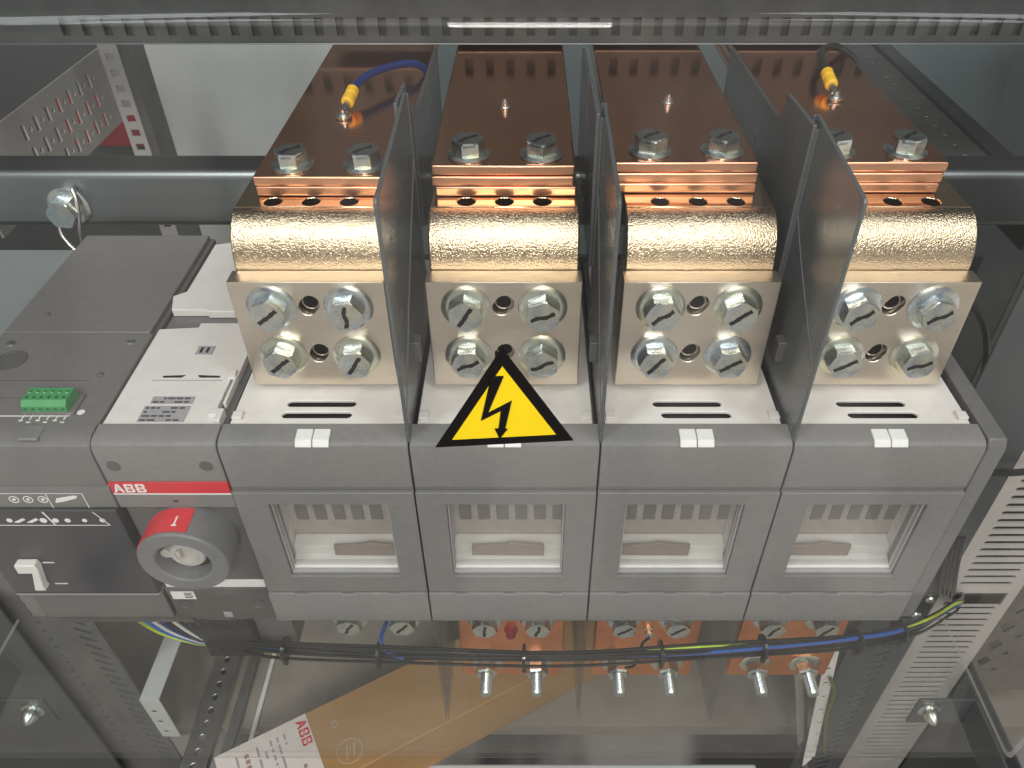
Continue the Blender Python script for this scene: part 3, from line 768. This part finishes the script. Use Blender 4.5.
for q, c in enumerate(('ygwire', 'bluewire2', 'whitewire', 'bluewire', 'blackwire', 'whitewire', 'blackwire', 'blackwire')):
    e = q * .0052
    obj('wire', MB().tube([(-.3010 + e, .022, -.190), (-.2975 + e, .019, -.2030), (-.2860 + e * .8, .018, -.2200 + q * .001), (-.2680 + e * .4, .018, -.2330 + q * .0014), (-.2520, .020, -.2400 + q * .0014), (-.235, .03, -.2400 + q * .001)], .0014, 8), M[c], t)

# ------------------------------------------------------------------ clear cover and the warning sign on it
prof_o = []
yF, zB, zT_, rO, th = -.1035, -.1650, .2580, .0075, .003
def arc(cy, cz, r, a0, a1, n=8): return [(cy + r * math.cos(R(a0 + (a1 - a0) * k / n)), cz + r * math.sin(R(a0 + (a1 - a0) * k / n))) for k in range(n + 1)]
outer = [(-.006, zB - th)] + arc(yF + rO, zB - th + rO, rO, 270, 180) + arc(yF + rO, zT_ - rO, rO, 180, 90) + [(.02, zT_)]
inner = [(.02, zT_ - th)] + arc(yF + rO, zT_ - rO, rO - th, 90, 180) + arc(yF + rO, zB - th + rO, rO - th, 180, 270) + [(-.006, zB)]
cv = MB().prism(outer + inner, 'X', -.3580, .2900)
tag(obj('acrylic_cover', cv, M['acrylic'], None, .0), 'clear bent acrylic cover in front of the whole switch', 'cover')

t = thing('warning_sign', 'yellow and black triangle sign with a lightning bolt', 'warning sign', (-.0100, -.1042, .098))
A, B, C_ = Vector((-.0096, .1496)), Vector((-.0361, .1017)), Vector((.0164, .1054))
cen = (A + B + C_) / 3
def tri(s, y0, y1, mb): mb.prism([tuple(cen + (p - cen) * s) for p in (B, C_, A)], 'Y', y0, y1); return mb
obj('border', tri(1.0, -.1041, -.10365, MB()), M['signblack'], t, smooth=False)
obj('face', tri(.745, -.1044, -.1042, MB()), M['yellow'], t, smooth=False)
# lightning bolt traced as its own outline, in sign coordinates
def sg(px, py):   # px,py in a 1004x768 enlargement of the sign
    bx, by = px - 475, py - 100
    u = (px - 90) / (910 - 90)
    x = B.x + (C_.x - B.x) * u
    zb = B.y + (C_.y - B.y) * u
    z = .1496 - (py - 105) / (690 - 105) * (.1496 - .1025) + (u - .5) * .0012
    return (x, z)
bl = [sg(*p) for p in ((440, 255), (510, 255), (415, 470), (552, 398), (510, 572), (525, 572), (475, 638), (448, 570), (470, 570), (487, 460), (370, 520))]
obj('lightning_symbol', MB().prism(bl, 'Y', -.1047, -.10445), M['signblack'], t, smooth=False)

# ------------------------------------------------------------------ steel rails and uprights
def slots_cut(items):
    c = MB()
    for f in items: f(c)
    return c
c = MB()
x = -.35
while x < .55:
    c.box(x, x + .0062, .29, .306, .1325, .1455); x += .0158
tr = MB().box(-.75, .75, .300, .3025, .1275, .2300)
t = thing('slotted_rail', 'dark slotted crossbar above the far ends of the copper busbars', 'rail', (0, .31, .1265))
obj('face', tr, M['rail_black'], t, cut=c)
obj('flange', MB().box(-.75, .75, .2990, .3400, .1265, .1274), M['rail'], t, .0004)
obj('backing', MB().box(-.75, .75, .306, .330, .1275, .2300), M['rail_black'], t)

t = thing('cross_rail', 'grey round-edged crossbar behind the gilt blocks with a big bolt', 'rail', (0, .265, -.001))
obj('bar', MB().box(-.9, .9, .2500, .2850, -.0010, .0470), M['rail'], t, .006, seg=4)
bolt(t, (-.3672, .2500, .0175), (0, -1, 0), washer_r=.0165, af=.020, h=.014, mark_on=False)
tag(obj('strap', MB().tube([(-.3780, .2475, .012), (-.3770, .2420, -.005), (-.3640, .238, -.020), (-.3590, .238, .002), (-.3560, .2440, .024), (-.3580, .2480, .034)], .0016, 8), M['steel'], None), 'thin wire strap looped under the big bolt on the crossbar', 'strap')

# ladder upright on the right
c = MB()
z = -.62
while z < .16:
    if not (-.300 < z < -.2835): c.prism(capsule(.4070, z, .042, .0026, 4), 'Y', .09, .105)
    z += .0096
c.box(.3800, .4330, .09, .106, -.3085, -.2890)
t = thing('ladder_upright', 'pale steel upright with a ladder of narrow slots, right of the switch', 'upright', (.407, .11, -.66))
obj('face', MB().box(.3720, .4420, .1000, .1020, -.66, .18), M['ladder'], t, cut=c)
obj('side', MB().box(.4400, .4420, .1022, .150, -.66, .18).box(.3720, .3740, .1022, .150, -.66, .18), M['ladder'], t)
obj('inside', MB().box(.3742, .4398, .1300, .1320, -.66, .18), M['grey_dark'], t)
# dark strip between switch and ladder
t = thing('mounting_strip', 'dark vertical steel strip with two screws, between the switch and the ladder upright', 'strip', (.325, .07, -.66))
c = MB()
z = -.64
while z < -.30:
    c.prism(capsule(.3230, z, .012, .0028, 4, R(40)), 'Y', .06, .08); z += .0125
obj('strip', MB().box(.290, .3440, .0700, .0725, -.66, .10), M['panel_dark'], t, .0005, cut=c)
for x, z in ((.3385, -.2533), (.3335, -.2760)):
    obj('screw', MB().lathe([(.0042, 0), (.0042, .0014), (.003, .0028), (.001, .003)], 16, (0, -1, 0), (x, .070, z)), M['zinc'], t)
tag(obj('black_cable', MB().tube([(.2950, .0660, -.085), (.3250, .062, -.0895), (.36, .064, -.0890), (.42, .07, -.0820)], .0026, 8), M['blackwire'], None), 'short black cable crossing the dark strip to the ladder upright', 'cable')
t = thing('black_leads', 'three black wires dropping down into the ladder upright', 'cable', (.38, .09, -.28))
for q in range(4):
    e = q * .0035
    obj('wire', MB().tube([(.3260 + e, .069, -.170), (.3290 + e, .063, -.200), (.3400 + e, .066, -.235), (.3680 + e * .6, .088, -.2820), (.3880 + e * .5, .106, -.299)], .0019, 8), M['blackwire'], t)
# grey column right of ladder
t = thing('side_post', 'smooth dark grey cabinet post at the lower right', 'post', (.55, .2, -.66))
obj('post', MB().box(.4440, .4465, -.12, .1470, -.75, -.41), M['panel_dark'], t, .001)
c = MB()
for q in range(14):
    for r_ in range(2):
        zz = -.52 + q * .034; xx = .4660 + r_ * .040
        c.prism([(xx - .008, zz), (xx, zz - .011), (xx + .008, zz), (xx, zz + .011)], 'Y', .13, .17)
        c.cyl((xx + .018, .13, zz + .016), (0, 1, 0), .0034, .04, 10)
tag(obj('perforated_plate', MB().box(.4470, .60, .1475, .1495, -.55, -.02), M['steel'], None, cut=c), 'steel plate with diamond holes at the right edge', 'plate')
# brackets of the cover
def bracket(x_in, x_out, sgn, label):
    t = thing('cover_bracket', label, 'bracket', ((x_in + x_out) / 2, -.07, -.21), 'brackets holding the clear cover')
    a, b = min(x_in, x_out), max(x_in, x_out)
    obj('plate', MB().box(a, b, -.0640, -.0620, -.1990, -.1690), M['panel_dark'], t, .0006)
    xo = x_out
    obj('side', MB().box(min(xo, xo - sgn * .0022), max(xo, xo - sgn * .0022), -.17, -.0645, -.199, -.1690), M['panel_dark'], t, .0006)
    p = ((.2610 if sgn > 0 else -.3250), -.0640, -.1800)
    b = MB().lathe([(.0075, 0), (.0075, .0012), (.0050, .0020)], 24, (0, -1, 0), p)
    obj('washer', b, M['zinc'], t)
    b = MB().lathe([(.0048, .0015), (.0052, .0028), (.0048, .0060), (.0028, .0095), (.0008, .011)], 20, (0, -1, 0), p)
    obj('dome_nut', b, M['zinc'], t)
bracket(.2520, .2895, 1, 'dark bracket with shiny dome nut at the lower right corner')
bracket(-.3150, -.3580, -1, 'dark bracket with shiny dome nut at the lower left corner')

# ------------------------------------------------------------------ lower left
c = MB()
z = -.62
while z < .15:
    c.prism(capsule(-.4275, z, .013, .0022, 4, R(-35)), 'Y', .09, .11); c.cyl((-.4640, .09, z), (0, 1, 0), .0022, .02, 8); z += .0142
tag(obj('left_upright', MB().box(-.50, -.4120, .1000, .1025, -.66, -.10), M['steel_dark'], None, cut=c), 'dark steel upright with slanted slots at the lower left', 'upright')
tag(obj('corner_cabinet_wall', MB().box(-.75, -.4800, .0900, .0930, -.66, -.22), M['panel_dark'], None, .001), 'dark painted cabinet panel at the lower left corner', 'panel')
# light rail piece ending in a perforated cheek
t = thing('light_bracket', 'pale steel bracket with bent end left of the carton', 'bracket', (-.43, .18, -.6))
obj('top', MB().box(-.4000, -.3800, .0850, .1850, -.452, -.450), M['panel_light'], t, .0005)
c = MB()
for q in range(3): c.cyl((-.392, .07, -.475 - q * .022), (0, 1, 0), .003, .03, 10)
obj('end', MB().box(-.4000, -.3800, .0830, .0848, -.530, -.450), M['panel_light'], t, .0005, cut=c)

def floor_rail(name, label, x0, x1, y0, y1, z0, h, m, hole=True):
    c = MB()
    y = y0 + .01
    while y < y1 - .01:
        c.cyl(((x0 + x1) / 2, y, z0), (0, 0, 1), .0036, h + .05, 10); y += .0165
    return tag(obj(name, MB().box(x0, x1, y0, y1, z0 + .0005, z0 + h), m, None, .0012, cut=c if hole else None), label, 'rail')
ZF = -.6
floor_rail('base_rail', 'perforated steel rail on the cabinet base left of the carton', -.3965, -.3660, .0, .34, ZF, .012, M['steel'])
floor_rail('base_strip', 'narrow dull strip beside the perforated rail on the cabinet base', -.3560, -.3440, .0, .34, ZF, .008, M['steel_dark'], False)
floor_rail('white_strip', 'thin pale strip lying on the cabinet base left of the carton', -.3300, -.3245, .105, .26, ZF, .004, M['white_clean'], False)

# carton
t = thing('carton', 'long brown cardboard box with a white label lying on the cabinet base', 'box', (-.12, .09, -.598))
zt = -.5200
O = Vector((-.3334, .0566)); ux = Vector((.8719, .4897)); uy = Vector((.4897, -.8719))   # ux along, uy towards the viewer
Lc, Wc = .47, .087
def cp(a, b): q = O + ux * a + uy * b; return (q.x, q.y)
obj('body', MB().prism([cp(0, 0), cp(Lc, 0), cp(Lc, Wc), cp(0, Wc)], 'Z', -.598, zt), M['carton'], t, .0015)
FR = frame((O.x, O.y, zt), (ux.x, ux.y, 0), (-uy.x, -uy.y, 0))
k = MB(); k.M = FR
k.box(.0, .0980, -Wc + .002, -.001, .0001, .0005)
lab = obj('label', k, M['paper'], t)
# maker's mark, running across the box, and lines of small print
FL = frame(tuple((FR @ Vector((.0855, -.006, .0006)))), tuple(FR.to_3x3() @ Vector((0, -1, 0))), tuple(FR.to_3x3() @ Vector((1, 0, 0))))
block_letters(None, FL, .0108, .0010, lab, M['red'], 'lettering')
k = MB(); k.M = FR; rnd = random.Random(5)
for q in range(9):
    xx = .012 + q * .0072; y = -.012
    if q in (2, 3): continue
    while y > -Wc + .02:
        l = rnd.uniform(.003, .014)
        if rnd.random() < .72: k.box(xx, xx + .0022, y - l, y, .0005, .0007)
        y -= l + .003
    
obj('print', k, M['label'], lab, smooth=False)
for xa, xb, y0_, st_, n_ in ((.028, .0325, -.0145, .0065, 5), (.080, .0835, -.0545, .008, 3)):
    k = MB(); k.M = FR
    for q in range(n_): k.box(xa, xb, y0_ - .0045 - q * st_, y0_ - q * st_, .0005, .0007)
    obj('bold_print', k, M['fadedprint'], lab, smooth=False)
k = MB(); k.M = FR
k.lathe([(.0138, .0001), (.0138, .0004), (.0126, .0004), (.0126, .0001)], 32, at=(.127, -.064, 0), caps=False)
for a in (-.006, .002): k.prism([(.127 + a, -.071), (.129 + a, -.071), (.133 + a, -.057), (.131 + a, -.057)], 'Z', .0001, .0004)
k.prism([(.1245, -.069), (.1258, -.069), (.1298, -.060), (.1285, -.060)], 'Z', .0001, .0004)
k.ring([(.119, -.032), (.125, -.032), (.125, -.024), (.119, -.024)], [(.1203, -.0307), (.1237, -.0307), (.1237, -.0253), (.1203, -.0253)], 'Z', .0001, .0004)
obj('stamp', k, M['woodish'], t, smooth=False)
k = MB(); k.M = FR
k.box(.0981, Lc - .001, -Wc * .5 - .0003, -Wc * .5 + .0003, .0001, .0003)
k.box(.25, .2506, -Wc + .002, -.001, .0001, .0003)
obj('tape_edge', k, M['carton'], t, smooth=False)

# right lower bits
t = thing('red_tipped_tube', 'grey cable tube with red cap hanging under the rightmost copper plate', 'tube', (.2950, .0750, -.55))
obj('tube', MB().tube([(.2500, .0800, -.345), (.2690, .0780, -.420), (.2880, .0770, -.500), (.3150, .0750, -.600)], .0060, 12), M['steel'], t)
obj('cap', MB().tube([(.2440, .0785, -.325), (.2500, .0785, -.345)], .0066, 12), M['redplate'], t)
c = MB()
for q in range(9): c.cyl((.2690 + q * .0042 + .003, .05, -.33 - q * .026), (0, 1, 0), .0025, .03, 10)
tag(obj('perforated_strip', MB().prism([(.2630, -.292), (.2740, -.292), (.3060, -.535), (.2985, -.560), (.2960, -.545)], 'Y', .0640, .0655), M['white'], None, cut=c), 'slim white perforated strip beside the red-capped tube', 'strip')
tag(obj('earth_lead', MB().tube([(.2790, .060, -.365), (.2870, .056, -.385), (.2900, .056, -.420), (.2960, .058, -.450), (.3070, .06, -.5000), (.3160, .066, -.5300)], .0018, 8), M['olive'], None), 'dark yellow-green lead curling beside the white perforated strip', 'wire')

# ------------------------------------------------------------------ back and sides
c = MB()
for r_ in range(3):
    for q in range(7):
        y = .43 + q * .0245 + r_ * .003; z = .0010 - r_ * .0235
        c.box(-.52, -.48, y, y + .0075, z - .0075, z + .0085)
        c.cyl((-.52, y + .0155, z), (1, 0, 0), .0030, .04, 10)
tag(obj('perforated_side_plate', MB().box(-.5020, -.5, .34, .66, -.062, .024), M['plate_grey'], None, cut=c), 'pale plate with three rows of slots at the upper left', 'plate')
c = MB()
for q in range(14): c.box(-.4290, -.4200, .49, .52, -.14 + q * .0158, -.1325 + q * .0158)
t = thing('rear_upright', 'grey perforated upright at the upper left, next to the red panel', 'upright', (-.417, .51, -.6))
obj('face', MB().box(-.4340, -.4150, .5, .5020, -.6, .17), M['plate_grey'], t, cut=c)
obj('flange', MB().box(-.4148, -.4060, .5020, .5400, -.6, .17), M['steel_dark'], t)
tag(obj('red_cabinet_door', MB().box(-.645, -.5280, .74, .76, -.145, -.078), M['redplate'], None, .002), 'dark red panel showing through the slots at the upper left', 'panel')
tag(obj('back_panel', MB().box(-.5400, -.1900, .78, .80, -.6, .055), M['panel_light'], None, .002), 'light grey wall panel at the upper left behind the crossbar', 'panel')
tag(obj('dark_backdrop', MB().box(-1.2, -.5405, .80, .85, -.6, .02), M['panel_dark'], None, .002), 'dark sheet added far behind the slotted plate at the upper left', 'cabinet')  # added dark sheet, so the slots in front of it read dark
tag(obj('back_wall', MB().box(-.1890, .75, .78, .80, -.6, .055), M['blue_grey'], None, .002), 'blue-grey wall panel behind the copper busbars', 'panel')
c = MB()
y = .22
while y < .70:
    c.cyl((.4105, y, -.1), (0, 0, 1), .0032, .2, 10); y += .0235
t = thing('depth_rail', 'dark perforated rail running back along the right side of the cabinet', 'rail', (.42, .45, -.05))
obj('top', MB().box(.3880, .4330, .2870, .76, -.0030, 0), M['steel_dark'], t, .0006, cut=c)
obj('edge', MB().box(.4332, .4520, .2870, .76, -.0450, .004), M['panel_dark'], t, .001)
obj('web', MB().box(.3860, .3878, .2870, .76, -.045, 0), M['steel_dark'], t, .0005)
tag(obj('side_wall_sheet', MB().box(.66, .68, .30, .80, -.6, .10), M['panel'], None, .002), 'blue-grey side panel at the upper right', 'panel')
c = MB()
for q in range(10):
    for r_ in range(2): c.cyl((.375 + r_ * .024 + (q % 2) * .01, .14, -.20 + q * .024), (0, 1, 0), .0038, .02, 10)
tag(obj('brown_plate', MB().box(.345, .47, .1500, .1520, -.2500, .0800), M['steel_dark'], None, cut=c), 'dark plate with dimples right of the rightmost gilt block', 'plate')
tag(obj('rear_lead', MB().tube([(.278, .12, .02), (.292, .115, .018), (.306, .11, .002), (.315, .105, -.025), (.318, .10, -.06)], .0024, 8), M['blackwire'], None), 'black lead curving down beside the rightmost gilt block', 'wire')
tag(obj('mounting_plate', MB().box(-.46, .372, .238, .241, -.215, -.02), M['panel_dark'], None, .001), 'grey mounting plate behind the switch', 'plate')

# base of the cabinet
tag(obj('base_beam', MB().box(-.30, .26, .040, .0855, -.64, -.601), M['panel_light'], None, .003), 'pale beam along the front edge of the cabinet base', 'beam')
tag(obj('floor', MB().box(-1.2, 1.2, .128, 1.6, -.62, ZF), M['floor'], None), kind='structure')
tag(obj('floor_sill', MB().box(-1.2, 1.2, -.6, .127, -.80, -.75), M['floor'], None), kind='structure')

# ------------------------------------------------------------------ world and lamps
w = bpy.data.worlds.new('World'); S.world = w; w.use_nodes = True
nt = w.node_tree; nt.nodes.clear(); L = nt.links.new
out = N(nt, 'ShaderNodeOutputWorld'); bg = N(nt, 'ShaderNodeBackground', Strength=1.0); L(bg.outputs[0], out.inputs[0])
tc = N(nt, 'ShaderNodeTexCoord'); sp = N(nt, 'ShaderNodeSeparateXYZ'); L(tc.outputs['Generated'], sp.inputs[0])
mz = N(nt, 'ShaderNodeMapRange'); mz.inputs[1].default_value = -1; mz.inputs[2].default_value = 1; L(sp.outputs['Z'], mz.inputs[0])
cr = N(nt, 'ShaderNodeValToRGB'); L(mz.outputs[0], cr.inputs[0])
e = cr.color_ramp.elements
e[0].position = 0.; e[0].color = (.52, .485, .45, 1)
e[1].position = 1.; e[1].color = (.30, .30, .29, 1)
k = e.new(.35); k.color = (.50, .465, .43, 1)
k = e.new(.52); k.color = (.30, .29, .28, 1)
k = e.new(.70); k.color = (.22, .22, .215, 1)
my = N(nt, 'ShaderNodeMapRange', interpolation_type='SMOOTHSTEP'); my.inputs[1].default_value = -.15; my.inputs[2].default_value = .45
my.inputs[3].default_value = 1.; my.inputs[4].default_value = .19
L(sp.outputs['Y'], my.inputs[0])
wn = N(nt, 'ShaderNodeTexNoise', Scale=2.6, Detail=3., Roughness=.5); wp_ = N(nt, 'ShaderNodeMapping'); wp_.inputs['Scale'].default_value = (2.4, 1., .6); L(tc.outputs['Generated'], wp_.inputs['Vector']); L(wp_.outputs[0], wn.inputs['Vector'])
wr = N(nt, 'ShaderNodeMapRange', interpolation_type='SMOOTHSTEP'); wr.inputs[1].default_value = .42; wr.inputs[2].default_value = .60
wr.inputs[3].default_value = .35; wr.inputs[4].default_value = 1.6; L(wn.outputs[0], wr.inputs[0])
wm = N(nt, 'ShaderNodeMath', operation='MULTIPLY'); L(my.outputs[0], wm.inputs[0]); L(wr.outputs[0], wm.inputs[1]); my = wm
mx = N(nt, 'ShaderNodeMix', data_type='RGBA', blend_type='MULTIPLY'); mx.inputs['Factor'].default_value = 1
L(cr.outputs[0], mx.inputs[6]); L(my.outputs[0], mx.inputs[7]); L(mx.outputs[2], bg.inputs[0])

def lamp(name, loc, target, sx, sy, power, col):
    d = bpy.data.lights.new(name, 'AREA'); d.shape = 'RECTANGLE'; d.size = sx; d.size_y = sy; d.energy = power; d.color = col
    o = bpy.data.objects.new(name, d); COL.objects.link(o); o.location = loc
    o.rotation_euler = (Vector(target) - Vector(loc)).to_track_quat('-Z', 'Y').to_euler()
    return o
lamp('ceiling_lamp', (.0, -1.35, 1.02), (0, .05, 0), .32, .42, 12, (1, .965, .92))
lamp('fill_lamp', (0, -1.7, 1.75), (0, .05, -.1), 2.6, .8, 16, (1, .96, .91))  # added broad fill from the front, not an actual lamp of the room
lamp('ceiling_lamp', (-.9, -.9, 1.7), (0, .1, 0), .3, 1.2, 14, (.93, .97, 1))
lamp('ceiling_lamp', (1.0, -.8, 1.7), (0, .1, 0), .3, 1.2, 12, (.93, .97, 1))

# ------------------------------------------------------------------ camera
cam = bpy.data.cameras.new('camera'); co = bpy.data.objects.new('camera', cam); COL.objects.link(co)
co.location = (0, -.315, .313); co.rotation_euler = (R(90 - 40.4), 0, 0)
cam.sensor_width = 36; cam.lens = 780 / 1024 * 36; cam.shift_x = -18 / 1024
cam.clip_start = .01; cam.clip_end = 50
S.camera = co
S.view_settings.view_transform = 'Standard'; S.view_settings.look = 'None'; S.view_settings.exposure = 0; S.view_settings.gamma = 1
S.cycles.transparent_max_bounces = 24; S.cycles.max_bounces = 8
